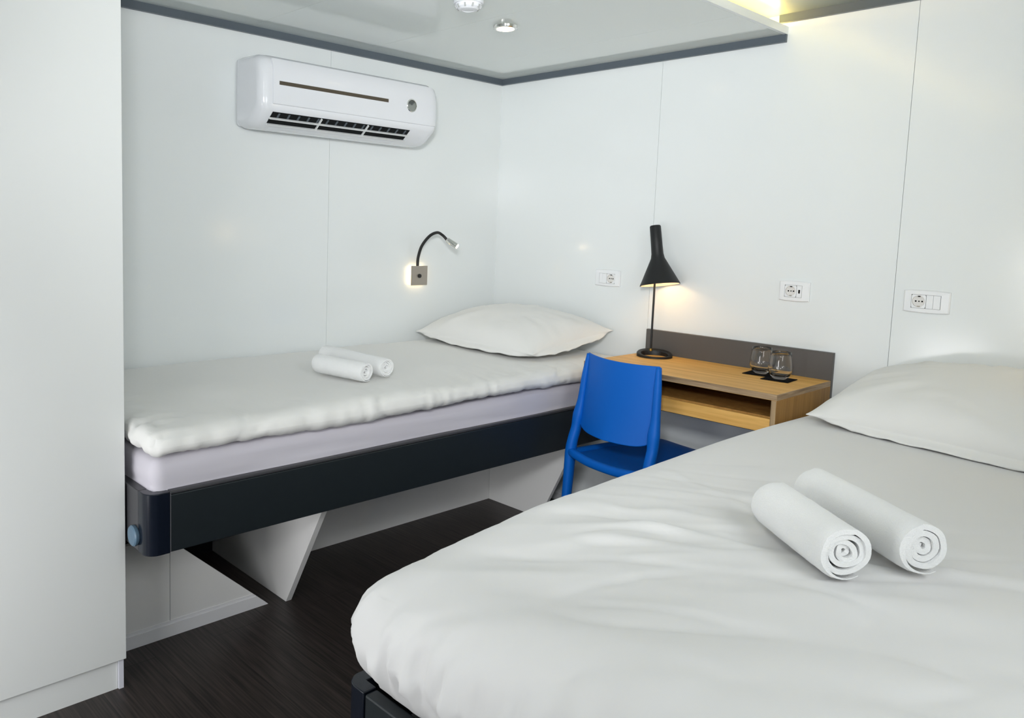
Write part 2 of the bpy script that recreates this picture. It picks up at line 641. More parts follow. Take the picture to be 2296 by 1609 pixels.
def sd_disp(p, n):
    u = max(0.0, (p.x - 0.55) / 0.35)
    g = 0.010 * nz(p.x * 2.2, p.y * 1.7, 3) + 0.004 * nz(p.x * 6, p.y * 5, 1)
    # gathers along the front hem
    g += u * (0.0035 * nz(p.y * 7, p.x * 3, p.z * 8) + 0.0045 * crease(nz(p.y * 11 + p.x * 7, p.x * 5, p.z * 5 + 2), 0.08) + 0.004 * nz(p.y * 26 + p.x * 8, p.x * 4, p.z * 10) + 0.003 * nz(p.y * 60 + p.x * 20, p.x * 8, p.z * 20))
    # gathers at the foot end
    e = max(0.0, (-2.02 - p.y) / 0.2)
    g += e * (0.006 * nz(p.x * 9 + p.y * 4, p.z * 16, 5) + 0.008 * crease(nz(p.x * 15 + p.z * 10, p.y * 6, 8), 0.10) + 0.006 * ridge(nz(p.x * 26, p.z * 18, 8)))
    # soft dent
    d = (p.x - 0.45) ** 2 / 0.03 + (p.y + 1.75) ** 2 / 0.06
    q = p + n * g
    if n.z > 0.5:
        q.z += 0.010 * math.exp(-d) + 0.004 * ridge(nz(p.x * 3.2 + p.y * 1.3, p.y * 0.8, 7)) * 0.6
        q.z += 0.012 * (1 - min(1, p.x / 0.5)) + 0.004
    # front hem hangs lower in the middle
    if p.x > 0.75:
        w_ = (p.x - 0.75) / 0.13
        q.z -= 0.006 * w_ * (0.7 + nz(p.y * 2.1, 4, 0))
    return q


v, f = rbox((0.004, -2.206, 0.688), (0.882, -0.012, 0.752), (0.055, 0.040, 0.034), 0.0135, sd_disp)
for i, p in enumerate(v):
    if p.x < 0.004:
        v[i].x = 0.004
    if p.y > -0.004:
        v[i].y = -0.004
    if p.x < WX + 0.01 and p.y < WY + 0.005:
        v[i].y = WY + 0.005
tag(link('duvet', v, f, m_linen, None, True), 'white puffy duvet spread over the single bed under the air conditioner', 'duvet')


def pillow(name, c, up, H, flat, label, m, seed, conc=0.06):
    """c = four corners in order; up = normal; H = half thickness above, flat = share of it below"""
    N = 46
    c = [Vector(p) for p in c]
    up = Vector(up).normalized()

    def P(u, w_, side):
        a, b_ = (u + 1) / 2, (w_ + 1) / 2
        uu = u * (1 - conc * (1 - w_ * w_) * abs(u) ** 2)
        ww = w_ * (1 - conc * (1 - u * u) * abs(w_) ** 2)
        a, b_ = (uu + 1) / 2, (ww + 1) / 2
        eg = max(abs(u), abs(w_))
        cn = min(abs(u), abs(w_))
        bl = 1 + (0.03 if side > 0 else 0.25) * math.sin(PI * min(1.0, max(0.0, (1 - eg) / 0.36))) * (1 - cn ** 3)
        a, b_ = (uu * bl + 1) / 2, (ww * bl + 1) / 2
        p = (c[0] * (1 - a) + c[1] * a) * (1 - b_) + (c[3] * (1 - a) + c[2] * a) * b_
        t = (max(0, 1 - abs(u) ** 2.4) * max(0, 1 - abs(w_) ** 2.4)) ** 0.62
        edge = max(abs(u), abs(w_))
        wr = 0.0
        if edge > 0.25:
            an = math.atan2(w_, u)
            k_ = (edge - 0.25) * (1 - edge) * 4
            wr = k_ * (0.016 * nz(an * 5, seed, edge) + 0.013 * ridge(nz(an * 12, seed + 3, edge * 1.5)) - 0.004)
        h = H * t * (1 if side > 0 else -flat) + (wr + 0.006 * nz(u * 2, w_ * 2, seed)) * min(1, t * 2.2)
        h += 0.0012 * side
        return p + up * h
    v, f = [], []
    top, bot = {}, {}
    for i in range(N + 1):
        for j in range(N + 1):
            u, w_ = math.sin(PI / 2 * (2 * i / N - 1)), math.sin(PI / 2 * (2 * j / N - 1))
            top[i, j] = len(v)
            v.append(P(u, w_, 1))
            bot[i, j] = len(v)
            v.append(P(u, w_, -1))
    for i in range(N):
        for j in range(N):
            f.append((top[i, j], top[i + 1, j], top[i + 1, j + 1], top[i, j + 1]))
            f.append((bot[i, j], bot[i, j + 1], bot[i + 1, j + 1], bot[i + 1, j]))
    for i in range(N):
        f.append((top[i, 0], bot[i, 0], bot[i + 1, 0], top[i + 1, 0]))
        f.append((top[i, N], top[i + 1, N], bot[i + 1, N], bot[i, N]))
        f.append((top[0, i], top[0, i + 1], bot[0, i + 1], bot[0, i]))
        f.append((top[N, i], bot[N, i], bot[N, i + 1], top[N, i + 1]))
    o = link(name, v, f, m, None, True)
    return tag(o, label, 'pillow')


pillow('pillow', [(0.045, -0.575, 0.815), (0.705, -0.515, 0.790), (0.760, -0.03, 0.868), (0.05, -0.05, 0.868)], (-0.02, -0.12, 1), 0.112, 0.46,
       'plump white pillow in the wall corner on the single bed', m_linen, 2.0)

# ------------------------------------------------------------------ double bed
DX, DY = 1.664, -2.166
dbed = empty('double_bed', (2.48, -1.1, 0), 'slate grey double bed frame under the large white bed in the foreground', 'bed')
ZD0, ZD1 = 0.285, 0.45
b = MB()
b.prism(corner_poly(DX, DY, 0.034, 0.03, 0.06, 0.055, -1, -1), 2, ZD0 - 0.002, ZD1)
bevel(b.build('corner_post', m_slate_gloss, dbed, smooth=True, auto=35), 0.002)
b = MB()
b.prism(corner_poly(3.30, DY, 0.034, 0.03, 0.06, 0.055, 1, -1), 2, ZD0 - 0.002, ZD1)
bevel(b.build('corner_post', m_slate_gloss, dbed, smooth=True, auto=35), 0.002)
b = MB()
b.box((DX + 0.0612, DY + 0.0015, ZD0), (3.2388, DY + 0.03, ZD1 - 0.003))
bevel(b.build('foot_rail', m_slate, dbed), 0.004)
b = MB()
b.box((DX + 0.001, DY + 0.0562, ZD0), (DX + 0.03, -0.02, ZD1))
bevel(b.build('side_rail', m_slate, dbed), 0.004)
b = MB()
b.box((3.27, DY + 0.0562, ZD0), (3.299, -0.02, ZD1))
bevel(b.build('side_rail', m_slate, dbed), 0.004)
b = MB()
b.box((DX + 0.032, DY + 0.032, ZD0 + 0.03), (3.268, -0.02, ZD0 + 0.05))
b.build('slat_base', m_bracket, dbed)
for px in (DX + 0.10, 3.16):
    for py in (-2.0, -0.2):
        b = MB()
        b.box((px, py, 0.0), (px + 0.06, py + 0.06, ZD0 + 0.03))
        b.build('leg', m_slate, dbed)


def seg_dist(px, py, ax, ay, bx, by):
    dx, dy = bx - ax, by - ay
    t = max(0, min(1, ((px - ax) * dx + (py - ay) * dy) / (dx * dx + dy * dy)))
    return math.hypot(px - ax - t * dx, py - ay - t * dy)


SEAM = [((1.80, -1.282), (2.061, -1.384)), ((2.061, -1.384), (2.429, -1.415)), ((2.429, -1.415), (2.56, -1.345))]


def dd_disp(p, n):
    g = 0.006 * nz(p.x * 2.0, p.y * 1.6, 11)
    q = p.copy()
    # creases fanning over the foot half of the top
    t = max(0.0, min(1.0, (-0.95 - p.y) / 0.5)) * max(0.15, min(1.0, (p.x - 1.70) / 0.25))
    if n.z > 0.3:
        a = p.x * 0.80 + p.y * 0.60
        c_ = -p.x * 0.60 + p.y * 0.80
        g += t * (0.011 * ridge(nz(a * 1.6 + 2, c_ * 6.0, 4)) * 0.7 + 0.006 * nz(a * 3, c_ * 14, 9))
        w2 = math.exp(-(((p.x - 2.02) / 0.22) ** 2 + ((p.y + 1.68) / 0.20) ** 2))
        g += w2 * 0.012 * ridge(nz(a * 4 + 1.3 * nz(p.x * 5, p.y * 5, 2), c_ * 10, 14))
        g += t * 0.004 * crease(nz(a * 2.2, c_ * 9, 31), 0.07)
    # pulled gathers around the foot-left corner and the foot side
    d = math.hypot(p.x - 1.84, p.y + 2.10)
    an = math.atan2(p.y + 1.62, p.x - 2.12)
    side = max(0.0, min(1.0, (0.70 - p.z) / 0.12))
    near = math.exp(-(d / 0.36) ** 2)
    g += side * near * (0.018 * ridge(nz(an * 15, p.z * 2.2, 3)) + 0.011 * crease(nz(an * 22 + p.z * 3, p.z * 2.0, 21)) + 0.006 * nz(an * 40, p.z * 3, 8))
    foot = max(0.0, min(1.0, (-1.99 - p.y) / 0.1))
    g += foot * side * 0.018 * ridge(nz(p.x * 11 + p.z * 6, p.z * 2.0, 6))
    g *= 1 - 0.8 * max(0.0, min(1.0, (0.56 - p.z) / 0.09))
    q = p + n * g
    # mattress tucks in towards the frame
    if p.z < 0.58:
        k_ = min(1.0, (0.58 - p.z) / 0.125)
        k_ = k_ * k_
        if p.x < 2.0:
            q.x += 0.051 * k_ * max(0, -n.x)
        q.y += 0.043 * k_ * max(0, -n.y)
    dr = max(0.0, min(1.0, (-1.60 - p.y) / 0.5)) ** 1.5 * max(0.0, min(1.0, (2.35 - p.x) / 0.55))
    q.z -= 0.055 * dr * max(0.0, (p.z - 0.46) / 0.26)
    if n.z > 0.6:
        for (s0, s1) in SEAM:
            dd = seg_dist(p.x, p.y, *s0, *s1)
            q.z += 0.003 * math.exp(-(dd / 0.012) ** 2)
        q.z += 0.012 * math.exp(-((p.y + 0.7) / 0.5) ** 2)
    return q


v, f = rbox((1.648, -2.180, 0.36), (3.29, -0.012, 0.716), (0.135, 0.125, 0.130), 0.0105, dd_disp)
for p in v:
    p.z = max(p.z, 0.4515)
    if p.y > -0.60 and p.x < 1.9:
        p.x = max(p.x, 1.694)
    p.y = min(p.y, -0.006)
tag(link('bedspread', v, f, m_linen2, None, True), 'large white bedspread wrapped over the double bed with gathers at its foot corner', 'bedspread')

pillow('pillow', [(1.792, -0.475, 0.752), (2.54, -0.60, 0.755), (2.50, -0.035, 0.900), (1.835, -0.03, 0.850)], (0, -0.25, 1), 0.105, 0.45,
       'white pillow at the head of the double bed at the right edge', m_linen, 5.0)


# ------------------------------------------------------------------ rolled towels
def towel(p_end, p_far, r, turns, label, group, seed, core=0.0, squash=0.93):
    e, fa = Vector(p_end), Vector(p_far)
    ax = (fa - e)
    L = ax.length
    ax.normalize()
    up = Vector((0, 0, 1))
    sx = ax.cross(up).normalized()
    up = sx.cross(ax).normalized()
    n = int(turns * 30)
    r0 = 0.007
    pitch = (r - r0) / turns
    th = pitch * 0.86
    ns = 22
    ph0 = -PI / 2 + 0.5
    rings = []
    v, f = [], []
    for s in range(ns + 1):
        t = s / ns
        out, inn = [], []
        for i in range(n + 1):
            u = i / n
            an = u * turns * 2 * PI
            rr = r0 + pitch * turns * u
            wob = 1 + 0.05 * nz(math.cos(an) * 1.3 + seed, math.sin(an) * 1.3, t * 1.6) + 0.02 * nz(an * 0.9, t * 9, seed)
            if core:
                wob += core * (1 - u) * math.sin(an * 1.7 + seed)
            rr *= wob
            tail = min(1.0, (1 - u) * n / 10)
            a = an + ph0 - turns * 2 * PI
            # layers step in towards the core at the ends, the rim a little uneven
            sag = 0.010 * (1 - u) ** 1.2 * (1 if t < 0.5 else -1) * max(0, abs(2 * t - 1)) ** 6
            rough = 0.0035 * nz(an * 0.8, seed * 3, u * 3) * (1 if t < 0.5 else -1) * abs(2 * t - 1) ** 6
            rnd = 1 - 0.07 * max(0, (abs(2 * t - 1) - 0.86) / 0.14) ** 2 * (u > 0.85)
            base = e + ax * (L * t + sag + rough)
            def at(q):
                return base + sx * (q * math.cos(a)) + up * (q * math.sin(a) * squash)
            out.append(at(rr * rnd))
            inn.append(at(max(0.001, rr * rnd - th * max(0.15, tail))))
        rings.append(len(v))
        v += out + inn
    m_ = n + 1
    for s in range(ns):
        a, b_ = rings[s], rings[s + 1]
        for i in range(n):
            f.append((a + i, a + i + 1, b_ + i + 1, b_ + i))
            f.append((a + m_ + i, b_ + m_ + i, b_ + m_ + i + 1, a + m_ + i + 1))
        f.append((a, b_, b_ + m_, a + m_))
        f.append((a + n, a + m_ + n, b_ + m_ + n, b_ + n))
    for s, flip in ((0, 0), (ns, 1)):
        a = rings[s]
        for i in range(n):
            q = (a + i, a + m_ + i, a + m_ + i + 1, a + i + 1)
            f.append(q[::-1] if flip else q)
    return tag(link('towel', v, f, m_terry, None, True, auto=70), label, 'towel', group)


G1, G2 = 'rolled towels on the double bed', 'rolled towels on the single bed'
towel((2.330, -1.622, 0.779), (2.138, -1.471, 0.779), 0.053, 4.2, 'rolled white towel on the double bed, the one nearer the left with loose inner folds', G1, 1.0, 0.16)
towel((2.408, -1.493, 0.780), (2.148, -1.303, 0.780), 0.053, 3.6, 'fluffy rolled white towel on the double bed, right behind its twin', G1, 4.0, 0.03)
towel((0.672, -1.352, 0.797), (0.440, -1.398, 0.801), 0.039, 4.0, 'small rolled white towel on the single bed, in front of its pair', G2, 7.0, 0.14)
towel((0.655, -1.248, 0.801), (0.310, -1.275, 0.806), 0.039, 5.0, 'rolled white towel on the single bed, behind and longer than its pair', G2, 9.0, 0.04)

# ------------------------------------------------------------------ wall desk
desk = empty('desk', (1.305, -0.235, 0.66), 'oak wall desk with open shelf compartment between the two beds', 'desk')
DXL, DXR, DYF, DZT, DZB = 0.92, 1.689, -0.453, 0.792, 0.660
b = MB()
b.box((DXL, DYF, DZT - 0.021), (DXR, -0.0185, DZT), 0)
top = b.build('desktop', m_oak, desk, mats=[m_oak, m_oak_edge, m_oak_edge_y])
for p in top.data.polygons:
    if abs(p.normal.y) > 0.9:
        p.material_index = 1
    elif abs(p.normal.x) > 0.9:
        p.material_index = 2
bevel(top, 0.001, 1)
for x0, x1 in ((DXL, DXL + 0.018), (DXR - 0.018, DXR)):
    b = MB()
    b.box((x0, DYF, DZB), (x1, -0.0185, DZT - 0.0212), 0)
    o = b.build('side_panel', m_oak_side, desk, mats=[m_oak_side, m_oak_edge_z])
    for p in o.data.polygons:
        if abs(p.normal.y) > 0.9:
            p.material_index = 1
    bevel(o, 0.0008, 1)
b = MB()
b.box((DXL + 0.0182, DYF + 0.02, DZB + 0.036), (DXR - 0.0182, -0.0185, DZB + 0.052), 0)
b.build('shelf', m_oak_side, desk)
b = MB()
b.box((DXL + 0.0182, DYF + 0.002, DZB), (DXR - 0.0182, DYF + 0.0195, DZB + 0.047), 0)
bevel(b.build('front_rail', m_oak, desk), 0.0008, 1)
b = MB()
b.box((DXL + 0.0005, -0.018, 0.55), (DXR + 0.0005, 0.0, 0.893), 0)
bevel(b.build('upstand', m_upstand, desk), 0.001, 1)
desk.children[-1]['label'] = 'dark grey upstand panel'

# ------------------------------------------------------------------ blue chair
CH = Vector((1.160, -0.560, 0))
ch = empty('chair', CH, 'bright blue plastic chair pushed up to the oak desk', 'chair')
CR = Matrix.Translation(CH) @ Matrix.Rotation(math.radians(-8), 4, 'Z')


def chp(v):
    return [CR @ Vector(p) for p in v]


for s in (-1, 1):
    path = catmull([(s * 0.166, 0.012, 0.838), (s * 0.172, 0.004, 0.76), (s * 0.178, -0.004, 0.66), (s * 0.182, -0.014, 0.60),
                    (s * 0.185, -0.020, 0.55), (s * 0.187, -0.034, 0.50), (s * 0.189, -0.040, 0.45), (s * 0.192, -0.046, 0.30), (s * 0.200, -0.060, 0.0)], 7)
    v, f = tube(path, [(0.008, 0.010), (0.013, 0.013), (0.015, 0.015), (0.021, 0.019), (0.018, 0.018), (0.018, 0.019), (0.020, 0.020), (0.017, 0.018), (0.014, 0.014)], 16, (1, 0, 0))
    link('rear_leg', chp(v), f, m_blue, ch, True)
    path = catmull([(s * 0.186, 0.420, 0.430), (s * 0.192, 0.430, 0.36), (s * 0.198, 0.445, 0.20), (s * 0.205, 0.460, 0.0)], 7)
    v, f = tube(path, [(0.019, 0.019), (0.018, 0.018), (0.016, 0.016), (0.013, 0.013)], 16, (1, 0, 0))
    link('front_leg', chp(v), f, m_blue, ch, True)


def back_pt(u, w_, off):
    """u -1..1 across, w 0..1 from bottom to top"""
    hw = 0.180 - 0.010 * w_
    low = 0.548 + 0.030 * abs(u) ** 6
    z = low + (0.838 - low) * w_ + (0.004 * u * u) * w_
    y = -0.042 * (1 - u * u) + 0.004 + 0.010 * w_ - 0.030 * (1 - w_) ** 2.2 * (1 - 0.6 * abs(u))
    return Vector((u * hw, y + off, z))


NU, NW = 28, 20
v, f = [], []
for off in (-0.0045, 0.0045):
    for i in range(NU + 1):
        for j in range(NW + 1):
            v.append(back_pt(2 * i / NU - 1, j / NW, off))
K = (NU + 1) * (NW + 1)
q = lambda i, j: i * (NW + 1) + j
for i in range(NU):
    for j in range(NW):
        f.append((q(i, j), q(i + 1, j), q(i + 1, j + 1), q(i, j + 1)))
        f.append(tuple(K + t for t in (q(i, j), q(i, j + 1), q(i + 1, j + 1), q(i + 1, j))))
for i in range(NU):
    f.append((q(i, 0), K + q(i, 0), K + q(i + 1, 0), q(i + 1, 0)))
    f.append((q(i, NW), q(i + 1, NW), K + q(i + 1, NW), K + q(i, NW)))
for j in range(NW):
    f.append((q(0, j), q(0, j + 1), K + q(0, j + 1), K + q(0, j)))
    f.append((q(NU, j), K + q(NU, j), K + q(NU, j + 1), q(NU, j + 1)))
bk = link('backrest', chp(v), f, m_blue, ch, True, auto=45)
bevel(bk, 0.003, 2)


def seat_disp(p, n):
    q_ = p.copy()
    t = (p.y - 0.20) / 0.27
    q_.z -= 0.014 * (1 - (p.x / 0.19) ** 2) * max(0.0, 1 - t * t * 0.6)
    if p.y > 0.42:
        q_.z -= 0.08 * (p.y - 0.42)
    q_.x *= 1 + 0.10 * (p.y - 0.1)
    return q_


v, f = rbox((-0.185, -0.048, 0.432), (0.185, 0.480, 0.456), (0.05, 0.05, 0.0115), 0.025, seat_disp)
link('seat', chp(v), f, m_blue, ch, True)
path = catmull([(-0.189, -0.040, 0.456), (-0.145, -0.054, 0.454), (-0.06, -0.062, 0.446), (0.06, -0.062, 0.446), (0.145, -0.054, 0.454), (0.189, -0.040, 0.456)], 7)
v, f = tube(path, 0.0165, 14)
link('rear_crossbar', chp(v), f, m_blue, ch, True)
for s in (-1, 1):
    path = catmull([(s * 0.189, -0.040, 0.450), (s * 0.190, 0.02, 0.448), (s * 0.190, 0.18, 0.446), (s * 0.188, 0.40, 0.442), (s * 0.186, 0.425, 0.425)], 7)
    v, f = tube(path, 0.0155, 14)
    link('side_rail', chp(v), f, m_blue, ch, True)

# ------------------------------------------------------------------ desk lamp
ZT = DZT + 0.0005
lamp = empty('desk_lamp', (1.015, -0.098, DZT), 'matt black desk lamp with tilted cone shade on the oak desk', 'lamp')
v, f = [], []
SEG = 48
bc, bR = Vector((1.017, -0.100, ZT)), 0.072
hc, hR = Vector((1.0255, -0.1115, ZT)), 0.0540
FD = Vector((0.66, -0.75, 0))
for rr, zz, c_ in ((bR, 0.0, bc), (bR, 0.76, bc), (bR - 0.004, 1.0, bc), (hR + 0.003, 1.0, hc), (hR, 0.8, hc), (hR, 0.0, hc)):
    for k_ in range(SEG):
        a = 2 * PI * k_ / SEG
        q_ = c_ + Vector((rr * math.cos(a), rr * math.sin(a), 0))
        q_.z += zz * (0.0165 - 0.0085 * (q_ - bc).dot(FD) / bR)
        v.append(q_)
for r_ in range(6):
    for k_ in range(SEG):
        a, b_ = r_ * SEG + k_, r_ * SEG + (k_ + 1) % SEG
        c0, c1 = ((r_ + 1) % 6) * SEG + (k_ + 1) % SEG, ((r_ + 1) % 6) * SEG + k_
        f.append((a, b_, c0, c1))
link('base', v, f, m_black, lamp, True, auto=35)
PP = Vector((0.981, -0.072, 0))
v, f = lathe([(0.0, ZT + 0.017), (0.008, ZT + 0.017), (0.008, ZT + 0.0205), (0.0062, ZT + 0.0215), (0.0062, ZT + 0.027), (0.0, ZT + 0.027)], 16)
link('nut', [Vector(p) + PP for p in v], f, m_brass, lamp, True, auto=30)
v, f = lathe([(0.0, ZT + 0.0268), (0.0043, ZT + 0.0268), (0.0043, 1.235), (0.0, 1.235)], 14)
link('pole', [Vector(p) + PP for p in v], f, m_black, lamp, True, auto=40)
A0, A1 = Vector((1.012, -0.082, 1.092)), Vector((0.966, -0.070, 1.337))
SM = frame_to(A1 - A0, A0)
LL = (A1 - A0).length
prof = [(0.0815, 0.0), (0.0815, 0.001), (0.078, 0.008), (0.028, 0.112), (0.0245, 0.130), (0.0235, 0.160), (0.0225, LL - 0.004), (0.020, LL), (0.0, LL)]
prof_in = [(0.0, LL - 0.02), (0.020, LL - 0.02), (0.0215, 0.130), (0.026, 0.110), (0.0775, 0.0)]
b = MB()
v, f = lathe(prof, 48, cap=False)
b.add(v, f, 0)
v2, f2 = lathe(prof_in, 48, cap=False)
b.add(v2, f2, 1)
rim = [(i * len(prof), ((i + 1) % 48) * len(prof), len(v) + ((i + 1) % 48) * len(prof_in) + len(prof_in) - 1, len(v) + i * len(prof_in) + len(prof_in) - 1) for i in range(48)]
b.f += rim
b.m += [0] * 48
b.v = xf(b.v, SM)
b.build('lamp_shade', m_black, lamp, True, [m_black, m_shade_in], auto=40)
v, f = lathe([(0.019 * math.sin(PI * i / 12), 0.055 - 0.019 * math.cos(PI * i / 12)) for i in range(13)], 20)
link('bulb', xf(v, SM), f, m_warm, lamp, True)

# ------------------------------------------------------------------ coasters and glasses
COA = Matrix.Rotation(math.radians(4), 4, 'Z')
G = 'coasters on the desk'
GG = 'glasses on the desk'
for (gx, gy), cl, gl in (((1.472, -0.112), 'black square coaster under the glass nearer the lamp', 'stemless clear tumbler nearer the lamp, on its black coaster'),
                         ((1.566, -0.165), 'black square coaster under the front glass nearer the big bed', 'stemless clear tumbler in front, nearest the big bed, on black coaster')):
    b = MB()
    b.box((-0.048, -0.048, 0), (0.048, 0.048, 0.0022))
    b.v = [COA @ Vector(p) + Vector((gx, gy, ZT)) for p in b.v]
    tag(b.build('coaster', m_coaster), cl, 'coaster', G)
    out = [(0.0, 0.0), (0.020, 0.0), (0.024, 0.003), (0.034, 0.014), (0.0405, 0.030), (0.0415, 0.042), (0.0395, 0.062), (0.0360, 0.084), (0.0340, 0.098)]
    inn = [(0.0333, 0.0985), (0.0328, 0.098), (0.0348, 0.084), (0.0383, 0.062), (0.0402, 0.042), (0.0390, 0.030), (0.032, 0.016), (0.020, 0.010), (0.0, 0.009)]
    v, f = lathe(out + inn, 40, cap=False)
    o = link('glass', [Vector(p) + Vector((gx + 0.002, gy, ZT + 0.0026)) for p in v], f, m_glass, None, True)
    bm = bmesh.new()
    bm.from_mesh(o.data)
    bmesh.ops.remove_doubles(bm, verts=bm.verts, dist=1e-6)
    bmesh.ops.recalc_face_normals(bm, faces=bm.faces)
    bm.to_mesh(o.data)
    bm.free()
    tag(o, gl, 'glass', GG)


# ------------------------------------------------------------------ sockets
def plate(name, x0, x1, z0, z1, ix0, ix1, iz0, iz1, sock_left, extras, label):
    c = ((x0 + x1) / 2, -0.004, (z0 + z1) / 2)
    t = empty(name, (c[0], 0, c[2]), label, 'socket', 'wall sockets')
    # slightly bowed frame with an opening
    outer, inner = [], []
    N = 24
    per = []
    for k_ in range(N):
        u = k_ / N
        per.append((u, 0))
    def rect(xa, xb, za, zb, bow, yy):
        o = []
        for k_ in range(10):
            s_ = k_ / 10
            o.append((xa + (xb - xa) * s_, yy, za - bow * (1 - (2 * s_ - 1) ** 2)))
        for k_ in range(6):
            o.append((xb, yy, za + (zb - za) * k_ / 6))
        for k_ in range(10):
            s_ = k_ / 10
            o.append((xb - (xb - xa) * s_, yy, zb + bow * (1 - (2 * s_ - 1) ** 2)))
        for k_ in range(6):
            o.append((xa, yy, zb - (zb - za) * k_ / 6))
        return o
    rings = [rect(x0, x1, z0 + .003, z1 - .003, 0.003, -0.0002), rect(x0, x1, z0 + .003, z1 - .003, 0.003, -0.006), rect(x0 + .003, x1 - .003, z0 + .006, z1 - .006, 0.003, -0.009),
             rect(ix0, ix1, iz0, iz1, 0, -0.010), rect(ix0, ix1, iz0, iz1, 0, -0.002)]
    v, f = [], []
    n = 32
    for r_ in rings:
        v += r_
    for r_ in range(4):
        for k_ in range(n):
            f.append((r_ * n + k_, r_ * n + (k_ + 1) % n, (r_ + 1) * n + (k_ + 1) % n, (r_ + 1) * n + k_))
    link('frame', v, f, m_plate, t)
    b = MB()
    b.box((ix0 - .001, -0.003, iz0 - .001), (ix1 + .001, -0.001, iz1 + .001))
    b.build('backing', m_joint, t)
    g = 0.0009
    zc = (iz0 + iz1) / 2
    sw = 0.0425
    sx0 = ix0 + g if sock_left else ix1 - g - sw
    sx1 = sx0 + sw
    scx = (sx0 + sx1) / 2
    R_ = 0.0192
    # socket module: square face with a round cup
    v, f = [], []
    m_ = 32
    ha, hb = sw / 2, (iz1 - iz0) / 2 - g
    for k_ in range(m_):
        a = 2 * PI * k_ / m_ + PI / m_
        ca, sa = math.cos(a), math.sin(a)
        q_ = 1 / max(abs(ca) / ha, abs(sa) / hb)
        v += [(scx + q_ * ca, -0.0095, zc + q_ * sa), (scx + R_ * ca, -0.0100, zc + R_ * sa), (scx + R_ * ca * .96, 0.004 - 0.0085, zc + R_ * sa * .96), (scx + q_ * ca, -0.0035, zc + q_ * sa)]
    for k_ in range(m_):
        a, b_ = 4 * k_, 4 * ((k_ + 1) % m_)
        f += [(a, b_, b_ + 1, a + 1), (a + 1, b_ + 1, b_ + 2, a + 2), (a, a + 3, b_ + 3, b_)]
    f.append(tuple(4 * k_ + 2 for k_ in range(m_)))
    link('socket_module', v, f, m_cup, t)
    mod = t.children[-1]
    mod.data.materials.append(m_plate)
    for p in mod.data.polygons:
        if abs(p.normal.y) > 0.7 and len(p.vertices) == 4:
            p.material_index = 1
    for hx, hr in ((-0.0095, 0.0027), (0, 0.0022), (0.0095, 0.0027)):
        v, f = lathe([(0.0, 0.0), (hr, 0.0), (hr, 0.0006), (0.0, 0.0006)], 14)
        link('pin_hole', xf(v, frame_to((0, -1, 0), (scx + hx, -0.0046, zc))), f, m_hole, mod)
    for sg in (-1, 1):
        b = MB()
        b.box((scx - 0.0035, -0.0085, zc + sg * 0.0165 - 0.0014), (scx + 0.0035, -0.0044, zc + sg * 0.0165 + 0.0014))
        b.build('earth_clip', m_hole if sg > 0 else m_nickel, mod)
    for kind, ex0, ex1 in extras:
        b = MB()
        if kind == 'rocker_switch':
            b.prism([(-0.0035, iz0 + g), (-0.0112, iz0 + g), (-0.0098, iz1 - g), (-0.0035, iz1 - g)], 0, ex0 + 0.0004, ex1 - 0.0004)
        else:
            b.box((ex0 + 0.0004, -0.0098, iz0 + g), (ex1 - 0.0004, -0.0035, iz1 - g))
        o = b.build(kind, m_plate, t)
        if kind == 'usb_module':
            b = MB()
            cx_ = (ex0 + ex1) / 2
            b.box((cx_ - 0.003, -0.0101, zc - 0.0068), (cx_ + 0.003, -0.0097, zc + 0.0068))
            b.build('usb_port', m_hole, o)
    return t


plate('wall_socket', 0.633, 0.765, 1.060, 1.136, 0.656, 0.740, 1.0735, 1.1185, False, [('blank_module', 0.657, 0.6755), ('rocker_switch', 0.6755, 0.6955)],
      'white socket plate on the back wall between pillow and desk lamp')
plate('wall_socket', 1.474, 1.585, 1.066, 1.143, 1.4945, 1.559, 1.0815, 1.127, True, [('usb_module', 1.539, 1.558)],
      'white socket plate with a black USB port above the desk glasses')
plate('wall_socket', 1.895, 2.030, 1.065, 1.142, 1.918, 2.005, 1.0805, 1.1265, True, [('rocker_switch', 1.9625, 1.983), ('rocker_switch', 1.983, 2.004)],
      'white socket plate with two rocker switches above the double bed')

# ------------------------------------------------------------------ reading lamp on the left wall
rl = empty('reading_lamp', (0, -0.552, 1.072), 'gooseneck reading lamp with backlit square plate above the single bed pillow', 'lamp')
y0, y1, z0, z1 = -0.600, -0.500, 1.030, 1.121
b = MB()
b.box((0.0005, y0 + 0.002, z0 + 0.002), (0.024, y1 - 0.002, z1 - 0.002))
bevel(b.build('backlit_box', m_backglow, rl), 0.002)
b = MB()
b.box((0.0245, y0, z0), (0.030, y1, z1))
pl = bevel(b.build('plate', m_nickel, rl), 0.0015)
v, f = lathe([(0.0, 0.0), (0.0095, 0.0), (0.009, 0.006), (0.0, 0.007)], 20)
link('push_button', xf(v, frame_to((1, 0, 0), (0.030, -0.5515, 1.074))), f, m_blackp, pl, True, auto=40)
path = catmull([(0.020, -0.556, 1.116), (0.023, -0.556, 1.160), (0.040, -0.550, 1.215), (0.072, -0.532, 1.262), (0.108, -0.518, 1.279), (0.138, -0.512, 1.268), (0.158, -0.502, 1.248)], 8)
v, f = tube(path, 0.0065, 12)
link('gooseneck', v, f, m_blackp, rl, True, auto=60)
h0, h1 = Vector((0.156, -0.500, 1.248)), Vector((0.197, -0.474, 1.2195))
HM = frame_to(h1 - h0, h0)
HL = (h1 - h0).length
v, f = lathe([(0.0, 0.0), (0.0095, 0.0), (0.0125, 0.004), (0.0125, HL - 0.001), (0.0115, HL), (0.0, HL)], 22)
link('lamp_head', xf(v, HM), f, m_chrome, rl, True, auto=40)
